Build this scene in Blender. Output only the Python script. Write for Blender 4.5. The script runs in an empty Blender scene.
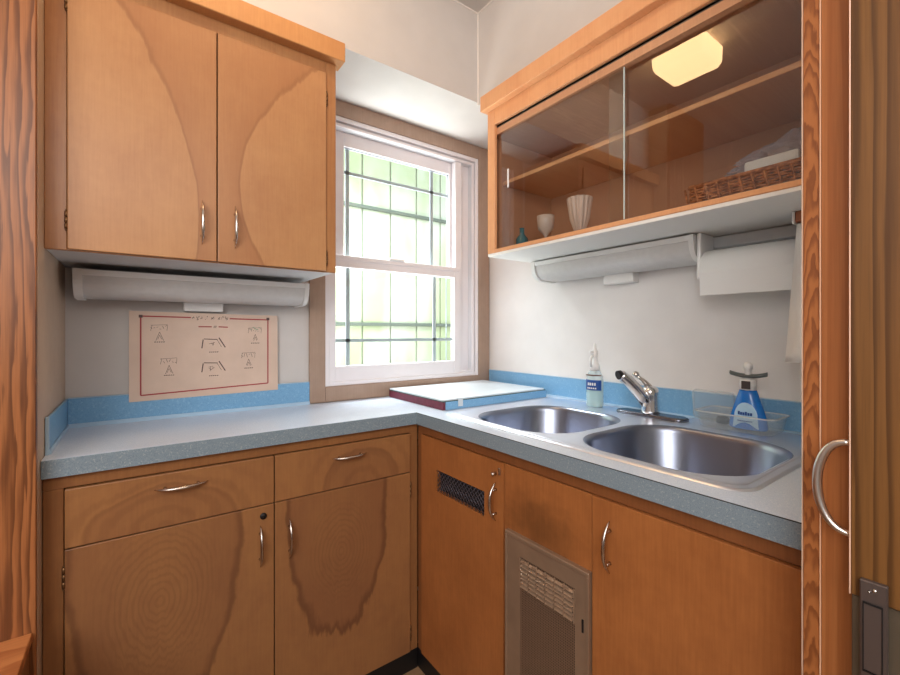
import bpy, bmesh, math, random
from mathutils import Vector, Matrix
random.seed(4)
PI = math.pi
ZC = 1.22                     # lens height above the floor; all heights below are given relative to it
SC = bpy.context.scene
COL = SC.collection

# ------------------------------------------------------------------ camera, world, lights, exposure
cd = bpy.data.cameras.new('camera'); cam = bpy.data.objects.new('camera', cd); COL.objects.link(cam)
cam.location = (0, 0, ZC)
cam.rotation_euler = (PI/2, 0, -math.atan(314/427.9)*1.0)
cd.sensor_width = 36; cd.lens = 427.9/900*36; cd.shift_y = -5.5/900; cd.clip_start = 0.02
SC.camera = cam
w = bpy.data.worlds.new('world'); SC.world = w; w.use_nodes = True
bg = w.node_tree.nodes['Background']; bg.inputs[0].default_value = (0.80, 0.90, 1.0, 1); bg.inputs[1].default_value = 1.5
SC.view_settings.view_transform = 'Standard'; SC.view_settings.look = 'None'
SC.view_settings.exposure = 0.62; SC.view_settings.gamma = 1
SC.view_settings.use_curve_mapping = False

def area(name, loc, target, sx, sy, power, col):
    l = bpy.data.lights.new(name, 'AREA'); l.shape = 'RECTANGLE'; l.size = sx; l.size_y = sy
    l.energy = power; l.color = col
    o = bpy.data.objects.new(name, l); COL.objects.link(o)
    o.location = (loc[0], loc[1], loc[2]+ZC)
    d = Vector(target)-Vector(loc); o.rotation_euler = d.to_track_quat('-Z', 'Y').to_euler()
    return o
area('sky_light', (0.95, 2.35, 1.75), (0.85, 1.6, 0.1), 1.5, 0.7, 105, (0.86, 0.93, 1.0))
area('soffit_fill_light', (1.0, 2.2, -.75), (0.9, 1.65, 0.7), 1.3, 0.6, 55, (0.95, 0.98, 1.0))  # added lamp low outside the window, brightens the soffit underside
area('rear_left_fill', (-1.10, -0.65, 0.65), (0.9, 1.0, 0.3), 1.4, 1.2, 24, (1.0, 0.99, 0.98))  # added broad fill from behind the camera, no known lamp
area('rear_high_fill', (-0.1, -1.1, 1.1), (0.3, 1.3, -0.2), 1.4, 0.8, 12, (1.0, 0.96, 0.91))  # second added fill, higher up behind the camera

# ------------------------------------------------------------------ materials
def mat(name):
    m = bpy.data.materials.new(name); m.use_nodes = True
    nt = m.node_tree; b = nt.nodes['Principled BSDF']
    return m, nt, b
def lin(c):
    return tuple(((x/255)/12.92 if x/255 <= .04045 else ((x/255+.055)/1.055)**2.4) for x in c)+(1,)
def plain(name, rgb, rough=0.5, metal=0.0, noise=0.0, nscale=30, bump=0.0, coat=0.0, emit=None):
    m, nt, b = mat(name); N = nt.nodes; L = nt.links
    b.inputs['Base Color'].default_value = lin(rgb); b.inputs['Roughness'].default_value = rough
    b.inputs['Metallic'].default_value = metal; b.inputs['Coat Weight'].default_value = coat
    if noise or bump:
        tc = N.new('ShaderNodeTexCoord'); nz = N.new('ShaderNodeTexNoise'); nz.inputs['Scale'].default_value = nscale
        nz.inputs['Detail'].default_value = 4
        L.new(tc.outputs['Object'], nz.inputs['Vector'])
        if noise:
            r = N.new('ShaderNodeValToRGB'); c = lin(rgb)
            r.color_ramp.elements[0].position = .3; r.color_ramp.elements[1].position = .7
            r.color_ramp.elements[0].color = tuple(x*(1-noise) for x in c[:3])+(1,)
            r.color_ramp.elements[1].color = tuple(min(1, x*(1+noise)) for x in c[:3])+(1,)
            L.new(nz.outputs['Fac'], r.inputs['Fac']); L.new(r.outputs['Color'], b.inputs['Base Color'])
        if bump:
            bp = N.new('ShaderNodeBump'); bp.inputs['Strength'].default_value = bump; bp.inputs['Distance'].default_value = .002
            L.new(nz.outputs['Fac'], bp.inputs['Height']); L.new(bp.outputs['Normal'], b.inputs['Normal'])
    if emit:
        b.inputs['Emission Color'].default_value = lin(emit[0]); b.inputs['Emission Strength'].default_value = emit[1]
    return m

class NB:
    "tiny node expression helper"
    def __init__(s, nt): s.nt = nt
    def math(s, op, a, b=None, c=None, clamp=False):
        n = s.nt.nodes.new('ShaderNodeMath'); n.operation = op; n.use_clamp = clamp
        for i, v in enumerate((a, b, c)):
            if v is None: continue
            if isinstance(v, (int, float)): n.inputs[i].default_value = v
            else: s.nt.links.new(v, n.inputs[i])
        return n.outputs[0]
    def smooth(s, v, a, b, lo=0.0, hi=1.0):
        n = s.nt.nodes.new('ShaderNodeMapRange'); n.interpolation_type = 'SMOOTHSTEP'
        s.nt.links.new(v, n.inputs[0])
        for i, x in zip((1, 2, 3, 4), (a, b, lo, hi)): n.inputs[i].default_value = x
        return n.outputs[0]
    def comb(s, x, y, z):
        n = s.nt.nodes.new('ShaderNodeCombineXYZ')
        for i, v in enumerate((x, y, z)):
            if isinstance(v, (int, float)): n.inputs[i].default_value = v
            else: s.nt.links.new(v, n.inputs[i])
        return n.outputs[0]
    def noise(s, vec, scale, detail=3, rough=.5):
        n = s.nt.nodes.new('ShaderNodeTexNoise'); n.inputs['Scale'].default_value = scale
        n.inputs['Detail'].default_value = detail; n.inputs['Roughness'].default_value = rough
        s.nt.links.new(vec, n.inputs['Vector']); return n.outputs['Fac']
    def mix(s, fac, a, b, mode='MIX'):
        n = s.nt.nodes.new('ShaderNodeMix'); n.data_type = 'RGBA'; n.blend_type = mode
        if isinstance(fac, (int, float)): n.inputs[0].default_value = fac
        else: s.nt.links.new(fac, n.inputs[0])
        for i, v in ((6, a), (7, b)):
            if isinstance(v, tuple): n.inputs[i].default_value = v
            else: s.nt.links.new(v, n.inputs[i])
        return n.outputs[2]

def coords(nt, e, axis, off=(0, 0)):
    tc = nt.nodes.new('ShaderNodeTexCoord'); sp = nt.nodes.new('ShaderNodeSeparateXYZ')
    nt.links.new(tc.outputs['Object'], sp.inputs[0])
    a = {'x': 0, 'y': 1, 'z': 2}
    u = sp.outputs[a[axis[0]]]; v = sp.outputs[a[axis[1]]]
    u = e.math('ADD', u, -off[0]); v = e.math('ADD', v, -off[1])
    return u, v

def plywood(name, light, dark, axis='xz', off=(0, 0), shapes=(), seed=0.0, rough=.33, grain=1.0, stain=None, bright=1.0):
    """shapes: (cu, cv, ru, rv, heart_amount, line_amount); the heart figure of rotary cut plywood"""
    m, nt, b = mat(name); e = NB(nt)
    u, v = coords(nt, e, axis, off)
    p = e.comb(u, seed, v)
    fine = e.noise(e.comb(e.math('MULTIPLY', u, 190), seed, e.math('MULTIPLY', v, 9)), 1.0, 3, .6)
    broad = e.noise(e.comb(e.math('MULTIPLY', u, 5), seed+3, e.math('MULTIPLY', v, 3.2)), 1.0, 4, .6)
    mott = e.noise(p, 26, 4, .65)
    f = e.math('MULTIPLY', fine, .34*grain)
    f = e.math('ADD', f, e.math('MULTIPLY', broad, .62))
    f = e.math('ADD', f, e.math('MULTIPLY', mott, .30))
    f = e.smooth(f, .38, .92)
    light, dark = lin(light), lin(dark)
    midc = tuple(light[i]*.45+dark[i]*.55 for i in range(3))+(1,)
    col = e.mix(f, light, midc)
    for sh in shapes:
        kind, cu, cv, ru, rv, heart, line, rings = sh
        if kind == 'E':      # oval heart
            du = e.math('DIVIDE', e.math('ADD', u, -cu), ru); dv = e.math('DIVIDE', e.math('ADD', v, -cv), rv)
            d = e.math('SQRT', e.math('ADD', e.math('MULTIPLY', du, du), e.math('MULTIPLY', dv, dv)))
        else:                # funnel: half width rv + ru * (v-cv)^2
            h = e.math('ADD', v, -cv)
            d = e.math('DIVIDE', e.math('ABSOLUTE', e.math('ADD', u, -cu)), e.math('MULTIPLY_ADD', e.math('MULTIPLY', h, h), ru, rv))
        k = 1.0 if kind == 'E' else .8
        wob = e.noise(e.comb(e.math('MULTIPLY', u, 9), seed+7, e.math('MULTIPLY', v, 6)), 1.0, 4, .55)
        wob2 = e.noise(e.comb(e.math('MULTIPLY', u, 55), seed+9, e.math('MULTIPLY', v, 7)), 1.0, 3, .55)
        d = e.math('ADD', d, e.math('MULTIPLY', e.math('ADD', wob, -.5), .34*k))
        if kind == 'V': d = e.math('ADD', d, e.math('MULTIPLY', e.math('ADD', wob2, -.5), .16))
        if kind == 'E':
            low = e.smooth(v, cv-rv*.55, cv-rv, 0, 1)
            d = e.math('ADD', d, e.math('MULTIPLY', e.math('MULTIPLY', e.math('ADD', wob2, -.5), .34), low))
        inside = e.smooth(d, .97, 1.04, 1, 0)
        if heart:
            fall = e.smooth(d, .3, 1.0, .6, 1)
            col = e.mix(e.math('MULTIPLY', e.math('MULTIPLY', inside, fall), heart), col, dark)
        if line:
            ln = e.math('MULTIPLY', e.smooth(d, .90, .99), e.smooth(d, 1.0, 1.05, 1, 0))
            col = e.mix(e.math('MULTIPLY', ln, line), col, tuple(x*.62 for x in dark[:3])+(1,))
        if rings:
            s = e.math('SINE', e.math('MULTIPLY', e.math('ADD', d, e.math('MULTIPLY', wob2, .22)), rings))
            s = e.smooth(s, -.2, 1.0)
            s = e.math('MULTIPLY', e.math('MULTIPLY', s, e.smooth(d, 1.0, 2.0, 1, .0)), .20)
            col = e.mix(s, col, tuple(x*.68 for x in dark[:3])+(1,))
    if stain:   # a smudge of grime around a centre
        cu, cv, ru, rv, amt = stain
        du = e.math('DIVIDE', e.math('ADD', u, -cu), ru); dv = e.math('DIVIDE', e.math('ADD', v, -cv), rv)
        d = e.math('SQRT', e.math('ADD', e.math('MULTIPLY', du, du), e.math('MULTIPLY', dv, dv)))
        d = e.math('ADD', d, e.math('MULTIPLY', e.math('ADD', e.noise(p, 30, 4), -.5), .8))
        col = e.mix(e.math('MULTIPLY', e.smooth(d, .1, 1.0, 1, 0), amt), col, lin((52, 36, 24)))
    nt.links.new(col, b.inputs['Base Color'])
    b.inputs['Roughness'].default_value = rough
    b.inputs['Specular IOR Level'].default_value = .35
    return m

def fir(name, light, dark, axis='xz', off=(0, 0), su=40, sv=3.2, seed=0.0, contrast=1.0, rough=.35, warp=1.0):
    "bold flat sawn fir: dark wavy late wood lines that break into cathedrals"
    m, nt, b = mat(name); e = NB(nt)
    u, v = coords(nt, e, axis, off)
    n1 = e.noise(e.comb(e.math('MULTIPLY', u, su*.28), seed, e.math('MULTIPLY', v, sv)), 1.0, 2.0, .45)
    n2 = e.noise(e.comb(e.math('MULTIPLY', u, su*.9), seed+5, e.math('MULTIPLY', v, sv*3.0)), 1.0, 3.0, .5)
    ph = e.math('ADD', e.math('MULTIPLY', u, su*2.6), e.math('MULTIPLY', n1, 17*warp))
    ph = e.math('ADD', ph, e.math('MULTIPLY', n2, 3.0*warp))
    fr = e.math('FRACT', e.math('DIVIDE', ph, 2*PI))
    band = e.math('MULTIPLY', e.smooth(fr, .15, .85), e.smooth(fr, .88, 1.0, 1, 0))
    fine = e.noise(e.comb(e.math('MULTIPLY', u, 420), seed, e.math('MULTIPLY', v, 9)), 1.0, 2, .6)
    col = e.mix(e.math('MULTIPLY', band, contrast), lin(light), lin(dark))
    col = e.mix(e.math('MULTIPLY', e.smooth(fine, .35, .75), .22), col, lin(tuple(int(x*.72) for x in dark)))
    nt.links.new(col, b.inputs['Base Color']); b.inputs['Roughness'].default_value = rough
    b.inputs['Specular IOR Level'].default_value = .35
    return m

def cathedral(name, light, dark, axis, c, wd, freq, rough=.35):
    "stacked chevron figure along a board: c is the local centre line, wd its half width"
    m, nt, b = mat(name); e = NB(nt)
    u, v = coords(nt, e, axis)
    pass
    n1 = e.noise(e.comb(e.math('MULTIPLY', u, 30), 2.0, e.math('MULTIPLY', v, 7)), 1.0, 3, .5)
    n2 = e.noise(e.comb(e.math('MULTIPLY', u, 160), 5.0, e.math('MULTIPLY', v, 40)), 1.0, 3, .6)
    uu = e.math('DIVIDE', u, wd); uu = e.math('ADD', uu, e.math('MULTIPLY', e.math('ADD', n1, -.5), 1.2))
    ph = e.math('MULTIPLY_ADD', v, freq, e.math('MULTIPLY', e.math('MULTIPLY', uu, uu), 4.5))
    ph = e.math('ADD', ph, e.math('MULTIPLY', n1, 44)); ph = e.math('ADD', ph, e.math('MULTIPLY', n2, 5))
    fr = e.math('FRACT', e.math('DIVIDE', ph, 2*PI))
    band = e.math('MULTIPLY', e.smooth(fr, .2, .8), e.smooth(fr, .86, 1.0, 1, 0))
    nt.links.new(e.mix(e.math('MULTIPLY', band, .7), lin(light), lin(dark)), b.inputs['Base Color'])
    b.inputs['Roughness'].default_value = rough; b.inputs['Specular IOR Level'].default_value = .35
    return m

def speckle(name, base, a, bcol, scale=420, rough=.35):
    m, nt, b = mat(name); e = NB(nt)
    tc = nt.nodes.new('ShaderNodeTexCoord')
    n = e.noise(tc.outputs['Object'], scale, 2, .6); n2 = e.noise(tc.outputs['Object'], scale*.43, 2, .6)
    n3 = e.noise(tc.outputs['Object'], 7, 3, .5)
    col = e.mix(e.smooth(n, .52, .62), lin(base), lin(a))
    col = e.mix(e.smooth(n2, .58, .66), col, lin(bcol))
    col = e.mix(e.math('MULTIPLY', n3, .12), col, lin(a))
    nt.links.new(col, b.inputs['Base Color']); b.inputs['Roughness'].default_value = rough
    return m

def steel(name, rgb=(170, 172, 176), rough=.26, aniso=0.0, brush='y'):
    m, nt, b = mat(name); e = NB(nt)
    tc = nt.nodes.new('ShaderNodeTexCoord'); sp = nt.nodes.new('ShaderNodeSeparateXYZ'); nt.links.new(tc.outputs['Object'], sp.inputs[0])
    n = e.noise(e.comb(e.math('MULTIPLY', sp.outputs[0], 30), e.math('MULTIPLY', sp.outputs[1], 6), e.math('MULTIPLY', sp.outputs[2], 400)), 1.0, 2)
    b.inputs['Base Color'].default_value = lin(rgb); b.inputs['Metallic'].default_value = 1
    nt.links.new(e.smooth(n, .3, .7, rough*.8, rough*1.3), b.inputs['Roughness'])
    return m

def glass(name, tint=(255, 255, 255), ior=1.5, boost=1.0, rough=0.0):
    m = bpy.data.materials.new(name); m.use_nodes = True; nt = m.node_tree; nt.nodes.clear()
    o = nt.nodes.new('ShaderNodeOutputMaterial'); mx = nt.nodes.new('ShaderNodeMixShader')
    t = nt.nodes.new('ShaderNodeBsdfTransparent'); g = nt.nodes.new('ShaderNodeBsdfGlossy'); f = nt.nodes.new('ShaderNodeFresnel')
    t.inputs[0].default_value = lin(tint); g.inputs['Roughness'].default_value = rough; f.inputs[0].default_value = ior
    e = NB(nt)
    geo = nt.nodes.new('ShaderNodeNewGeometry')      # the thin pane mirrors once, at the face the ray enters
    front = e.math('SUBTRACT', 1.0, geo.outputs['Backfacing'])
    nt.links.new(e.math('MULTIPLY', e.math('MULTIPLY', f.outputs[0], boost), front, clamp=True), mx.inputs[0])
    nt.links.new(t.outputs[0], mx.inputs[1]); nt.links.new(g.outputs[0], mx.inputs[2]); nt.links.new(mx.outputs[0], o.inputs[0])
    return m

def translucent_plastic(name, rgb, alpha=.5, rough=.2):
    m, nt, b = mat(name); b.inputs['Base Color'].default_value = lin(rgb); b.inputs['Alpha'].default_value = alpha
    b.inputs['Roughness'].default_value = rough; return m

HL, HD = (214, 150, 92), (168, 96, 56)       # honey birch, its reddish heart
M = {}
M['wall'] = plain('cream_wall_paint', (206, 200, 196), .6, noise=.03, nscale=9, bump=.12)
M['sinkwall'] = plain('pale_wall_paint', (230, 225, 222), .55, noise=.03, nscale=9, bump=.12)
M['ceiling'] = plain('ceiling_paint', (205, 198, 192), .7, noise=.02, nscale=12)
M['caulk'] = plain('white_caulk', (236, 230, 224), .5)
M['floor'] = plain('tan_floor', (150, 118, 88), .5, noise=.1, nscale=20)
M['black_base'] = plain('black_rubber', (22, 21, 22), .45)
M['shelfpaint'] = plain('grey_white_paint', (206, 206, 206), .5, noise=.03, nscale=14)
M['casing'] = plywood('window_casing_wood', (176, 150, 132), (140, 114, 98), 'xz', seed=3.3, rough=.5)
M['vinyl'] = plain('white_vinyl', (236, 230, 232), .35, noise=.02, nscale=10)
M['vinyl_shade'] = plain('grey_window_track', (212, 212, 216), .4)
M['grille_bar'] = plain('blue_grey_window_bars', (186, 196, 206), .4)
M['win_glass'] = glass('window_glass', (250, 252, 250))
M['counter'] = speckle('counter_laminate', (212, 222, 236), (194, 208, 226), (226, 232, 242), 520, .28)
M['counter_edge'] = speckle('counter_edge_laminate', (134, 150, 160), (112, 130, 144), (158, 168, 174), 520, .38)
M['splash'] = speckle('blue_backsplash', (124, 174, 212), (110, 162, 204), (140, 186, 218), 300, .35)
M['splash_bead'] = plain('pale_blue_bead', (176, 204, 226), .3)
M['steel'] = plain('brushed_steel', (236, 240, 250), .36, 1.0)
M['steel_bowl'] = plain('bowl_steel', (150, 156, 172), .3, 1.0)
M['chrome'] = plain('chrome', (225, 225, 228), .12, 1.0)
M['nickel'] = plain('worn_nickel', (206, 196, 188), .24, 1.0)
M['hinge'] = plain('aged_brass_hinge', (120, 88, 58), .4, .8)
M['dark'] = plain('dark_metal', (30, 27, 28), .5, .3)
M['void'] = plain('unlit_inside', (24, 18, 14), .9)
M['wire'] = plain('dark_wire', (104, 98, 108), .4, .6)
M['brown_metal'] = plain('brownish_steel_panel', (152, 126, 104), .36, .35, noise=.1, nscale=16)
M['louvre'] = plain('louvre_highlight_metal', (168, 140, 116), .35, .4)  # brighter copy of the panel metal: louvre highlights put into the colour
M['brown_mesh'] = plain('brown_metal_mesh', (140, 112, 92), .4, .35)
M['gunmetal'] = plain('gunmetal_panel', (112, 100, 84), .42, .6, noise=.08, nscale=14)
M['gunmetal_plate'] = plain('gunmetal_latch', (112, 100, 96), .36, .7)
M['fixture'] = plain('fixture_white', (230, 228, 225), .4)
M['diffuser'] = plain('grey_ribbed_diffuser', (208, 205, 202), .35, noise=.03, nscale=60)
M['white_plastic'] = plain('white_plastic', (236, 234, 232), .35)
M['paper'] = plain('aged_paper', (216, 190, 172), .8, noise=.05, nscale=12)
M['red_ink'] = plain('red_ink', (168, 62, 66), .7)
M['black_ink'] = plain('dark_ink', (96, 78, 76), .7)
M['green_ink'] = plain('green_ink', (150, 172, 144), .7)
M['towelpaper'] = plain('white_paper_towel', (236, 236, 234), .9, bump=.4, nscale=130)
M['cloth'] = plain('white_cotton', (238, 236, 232), .9, bump=.3, nscale=200)
M['wicker'] = None
M['lamp'] = plain('lit_lamp_glass', (255, 225, 170), .4, emit=((255, 210, 152), 8.0))
M['lampbase'] = plain('lamp_base', (220, 214, 205), .4, 1.0)
M['cab_glass'] = glass('sliding_pane_glass', (246, 248, 248), 1.5, 2.7)
M['glass_edge'] = plain('polished_glass_edge', (205, 222, 218), .15)
M['track'] = plain('grey_metal_track', (120, 112, 108), .35, .7)
M['blue_soap'] = plain('blue_soap_bottle', (20, 120, 214), .18, coat=.4)
M['arch_label'] = plain('pale_blue_label', (176, 214, 242), .35)
M['navy'] = plain('navy_label', (26, 74, 150), .4)
M['clear'] = translucent_plastic('clear_plastic', (226, 238, 244), .16, .12)
M['clear_rim'] = translucent_plastic('clear_plastic_rim', (240, 246, 248), .45, .15)
M['aqua'] = translucent_plastic('clear_bottle', (214, 236, 240), .45, .1)
M['maroon'] = plain('maroon_block_edge', (112, 44, 62), .5, noise=.2, nscale=60)
M['cream_top'] = plain('cream_board_top', (214, 222, 228), .35, noise=.02, nscale=20)
M['greenline'] = plain('dark_green_edging', (46, 78, 76), .5)
M['vase'] = plain('pale_pink_vase', (214, 196, 184), .3)
M['teal'] = plain('teal_glassware', (50, 110, 120), .2)
M['film'] = translucent_plastic('clear_wrap', (222, 216, 228), .38, .12)
M['fence'] = None

# ------------------------------------------------------------------ mesh building
class MB:
    def __init__(s): s.bm = bmesh.new(); s.mi = 0
    def _tag(s, faces):
        for f in faces: f.material_index = s.mi
    def box(s, x0, x1, y0, y1, z0, z1, bev=0.0015, seg=1):
        x0, x1 = sorted((x0, x1)); y0, y1 = sorted((y0, y1)); z0, z1 = sorted((z0, z1))
        t = bmesh.new()
        r = bmesh.ops.create_cube(t, size=1)
        bmesh.ops.transform(t, verts=t.verts, matrix=Matrix.Translation(((x0+x1)/2, (y0+y1)/2, (z0+z1)/2)) @ Matrix.Diagonal((x1-x0, y1-y0, z1-z0, 1)))
        b = min(bev, .45*min(x1-x0, y1-y0, z1-z0))
        if b > 1e-5: bmesh.ops.bevel(t, geom=list(t.edges), offset=b, segments=seg, affect='EDGES', profile=.5)
        s.join(t); return s
    def join(s, t, mtx=None, smooth=False):
        vm = {}
        for v in t.verts:
            vm[v] = s.bm.verts.new(mtx @ v.co if mtx else v.co)
        for f in t.faces:
            try: nf = s.bm.faces.new([vm[v] for v in f.verts])
            except ValueError: continue
            nf.material_index = s.mi; nf.smooth = smooth or f.smooth
        t.free(); return s
    def loops(s, rings, cap0=True, cap1=True, smooth=True, closed=True):
        "skin a list of rings (each a list of points)"
        t = bmesh.new(); R = [[t.verts.new(p) for p in r] for r in rings]
        n = len(R[0])
        for a, b in zip(R, R[1:]):
            for i in range(n if closed else n-1):
                j = (i+1) % n
                f = t.faces.new((a[i], a[j], b[j], b[i])); f.smooth = smooth
        if cap0 and closed: t.faces.new(list(reversed(R[0])))
        if cap1 and closed: t.faces.new(R[-1])
        bmesh.ops.recalc_face_normals(t, faces=t.faces)
        s.join(t); return s
    def tube(s, pts, rad, seg=10, flat=1.0, up=None):
        pts = [Vector(p) for p in pts]
        if isinstance(rad, (int, float)): rad = [rad]*len(pts)
        rings = []; prev = None
        for i, p in enumerate(pts):
            d = (pts[min(i+1, len(pts)-1)]-pts[max(i-1, 0)]).normalized()
            ref = Vector(up) if up else (prev if prev else (Vector((0, 0, 1)) if abs(d.z) < .9 else Vector((1, 0, 0))))
            a = (ref-d*ref.dot(d)).normalized(); prev = a; b = d.cross(a)
            rings.append([p+a*math.cos(2*PI*k/seg)*rad[i]+b*math.sin(2*PI*k/seg)*rad[i]*flat for k in range(seg)])
        return s.loops(rings)
    def lathe(s, prof, c, axis='z', seg=24, sx=1.0, sy=1.0):
        rings = []
        for r, h in prof:
            ring = []
            for k in range(seg):
                a = 2*PI*k/seg; x, y = r*math.cos(a)*sx, r*math.sin(a)*sy
                if axis == 'z': p = (c[0]+x, c[1]+y, c[2]+h)
                elif axis == 'y': p = (c[0]+x, c[1]+h, c[2]+y)
                else: p = (c[0]+h, c[1]+x, c[2]+y)
                ring.append(p)
            rings.append(ring)
        return s.loops(rings)
    def prism(s, poly, axis, lo, hi, bev=0.0, smooth=False):
        "poly in the two other axes (order x,y,z without axis), extruded from lo to hi"
        def P(a, b, h):
            return {'x': (h, a, b), 'y': (a, h, b), 'z': (a, b, h)}[axis]
        t = bmesh.new(); A = [t.verts.new(P(a, b, lo)) for a, b in poly]; B = [t.verts.new(P(a, b, hi)) for a, b in poly]
        n = len(poly); t.faces.new(A); t.faces.new(B[::-1])
        for i in range(n):
            f = t.faces.new((A[i], B[i], B[(i+1) % n], A[(i+1) % n])); f.smooth = smooth
        bmesh.ops.recalc_face_normals(t, faces=t.faces)
        if bev: bmesh.ops.bevel(t, geom=list(t.edges), offset=bev, segments=1, affect='EDGES')
        s.join(t); return s
    def plate_with_holes(s, outer, holes, axis, lo, hi):
        "flat plate with holes: outline lists in the two other axes"
        def P(a, b, h):
            return {'x': (h, a, b), 'y': (a, h, b), 'z': (a, b, h)}[axis]
        t = bmesh.new()
        L = []
        for h in (lo, hi):
            es = []; ls = []
            for lp in [outer]+holes:
                V = [t.verts.new(P(a, b, h)) for a, b in lp]; ls.append(V)
                for i in range(len(V)): es.append(t.edges.new((V[i], V[(i+1) % len(V)])))
            bmesh.ops.triangle_fill(t, edges=es, use_beauty=True, use_dissolve=False)
            L.append(ls)
        for A, B in zip(*L):
            for i in range(len(A)): t.faces.new((A[i], A[(i+1) % len(A)], B[(i+1) % len(A)], B[i]))
        bmesh.ops.recalc_face_normals(t, faces=t.faces)
        s.join(t); return s

def wloc(o):
    v = Vector(o.location)
    while o.parent: o = o.parent; v += Vector(o.location)
    return v
def build(name, mb, mats, parent=None, label=None, origin=None, **props):
    bm = mb.bm; bmesh.ops.translate(bm, verts=bm.verts, vec=(0, 0, ZC))
    if origin is None:
        if parent: O = wloc(parent)
        else:
            xs = [v.co for v in bm.verts]
            mn = Vector([min(c[i] for c in xs) for i in range(3)]); mx = Vector([max(c[i] for c in xs) for i in range(3)])
            O = Vector(((mn.x+mx.x)/2, (mn.y+mx.y)/2, mn.z))
    else: O = Vector(origin)+Vector((0, 0, ZC))
    bmesh.ops.translate(bm, verts=bm.verts, vec=-O)
    bmesh.ops.recalc_face_normals(bm, faces=bm.faces)
    me = bpy.data.meshes.new(name); bm.to_mesh(me); bm.free()
    if not isinstance(mats, (list, tuple)): mats = [mats]
    for m in mats: me.materials.append(m)
    o = bpy.data.objects.new(name, me); COL.objects.link(o)
    if parent: o.parent = parent; o.location = O-wloc(parent)
    else: o.location = O
    if label: o['label'] = label
    for k, v in props.items(): o[k] = v
    return o
def thing(name, label, cat, loc, group=None):
    o = bpy.data.objects.new(name, None); COL.objects.link(o); o.empty_display_size = .05
    o.location = (loc[0], loc[1], loc[2]+ZC); o['label'] = label; o['category'] = cat
    if group: o['group'] = group
    return o
def off(o, axis, pt):
    "local texture offset of an absolute point for a thing's material"
    l = wloc(o) if o else Vector((0, 0, ZC)); a = {'x': 0, 'y': 1, 'z': 2}
    P = Vector((pt[0], pt[1], pt[2]+ZC))-l
    return P[a[axis[0]]], P[a[axis[1]]]
def struct(name, mb, m): return build(name, mb, m, kind='structure')
def rrect(x0, x1, y0, y1, r, n=8, p=2.0):
    pts = []
    for cx, cy, a0 in ((x1-r, y1-r, 0), (x0+r, y1-r, PI/2), (x0+r, y0+r, PI), (x1-r, y0+r, 1.5*PI)):
        for k in range(n+1):
            a = a0+PI/2*k/n; c, s_ = math.cos(a), math.sin(a)
            pts.append((cx+r*math.copysign(abs(c)**(2/p), c), cy+r*math.copysign(abs(s_)**(2/p), s_)))
    return pts

# ------------------------------------------------------------------ room shell
W = 1.705       # window wall
S = 1.503       # sink wall
LX = -0.17      # left side panel
FL = -1.21; CE = 1.33
SOFY = 1.372; SOFX = 1.152; SOFZ = 0.957
struct('floor', MB().box(-1.6, 3.0, -2.4, 1.80, FL-.05, FL, 0), M['floor'])
struct('ceiling', MB().box(-1.6, 3.0, -2.4, 1.80, CE, CE+.05, 0), M['ceiling'])
mb = MB()
WX0, WX1, WZ0, WZ1 = 0.615, 1.43, -.235, .905      # window opening
mb.plate_with_holes([(-1.6, FL), (1.58, FL), (1.58, CE), (-1.6, CE)], [[(WX0, WZ0), (WX1, WZ0), (WX1, WZ1), (WX0, WZ1)]], 'y', W, W+.10)
struct('wall_back', mb, M['wall'])
struct('wall_right', MB().box(S, S+.08, .12, W, FL, CE, 0), M['sinkwall'])
struct('wall_end', MB().box(.80, S, .12, .185, FL, CE, 0), M['sinkwall'])
mb = MB().box(-.6, -.172, 1.262, W, FL, CE, 0)
struct('wall_left_partition', mb, M['wall'])
struct('wall_left', MB().box(-1.6, -1.52, -2.4, W, FL, CE, 0), M['wall'])
struct('wall_front', MB().box(-1.6, 3.0, -2.5, -2.4, FL, CE, 0), M['wall'])
struct('wall_far_right', MB().box(3.0, 3.08, -2.4, .12, FL, CE, 0), M['wall'])
struct('wall_side', MB().box(1.30, 3.0, .12, .19, FL, CE, 0), M['wall'])
mb = MB().box(-.172, S, SOFY, W, SOFZ, CE, 0)
struct('ceiling_soffit', mb, M['wall'])
struct('ceiling_soffit_side', MB().box(SOFX, S, .185, SOFY, .945, CE, 0), M['wall'])
# thin caulk beads in the corners of the soffits
mb = MB()
mb.box(SOFX-.004, SOFX+.002, SOFY-.004, SOFY+.002, .947, CE, 0)
mb.box(-.17, SOFX, SOFY-.004, SOFY+.001, CE-.004, CE+.001, 0); mb.box(SOFX-.004, SOFX+.001, .2, SOFY, CE-.004, CE+.001, 0)
struct('trim_1', mb, M['caulk'])
# left side painted panel between the cabinets and the bold fir panel in front of it
M['side_ply'] = plywood('pale_side_panel', (206, 182, 158), (176, 150, 128), 'yz', seed=2.2, rough=.5)
struct('wall_left_panel', MB().box(LX-.003, LX, 1.262, W, FL, CE, 0), M['side_ply'])
mfir = fir('fir_panel_wood', (168, 106, 62), (104, 60, 32), 'xz', su=150, sv=3.0, seed=1.3, contrast=.9, warp=1.2)
struct('trim_2', MB().box(-.60, LX-.0005, 1.246, 1.262, FL, CE, .001), mfir)
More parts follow.
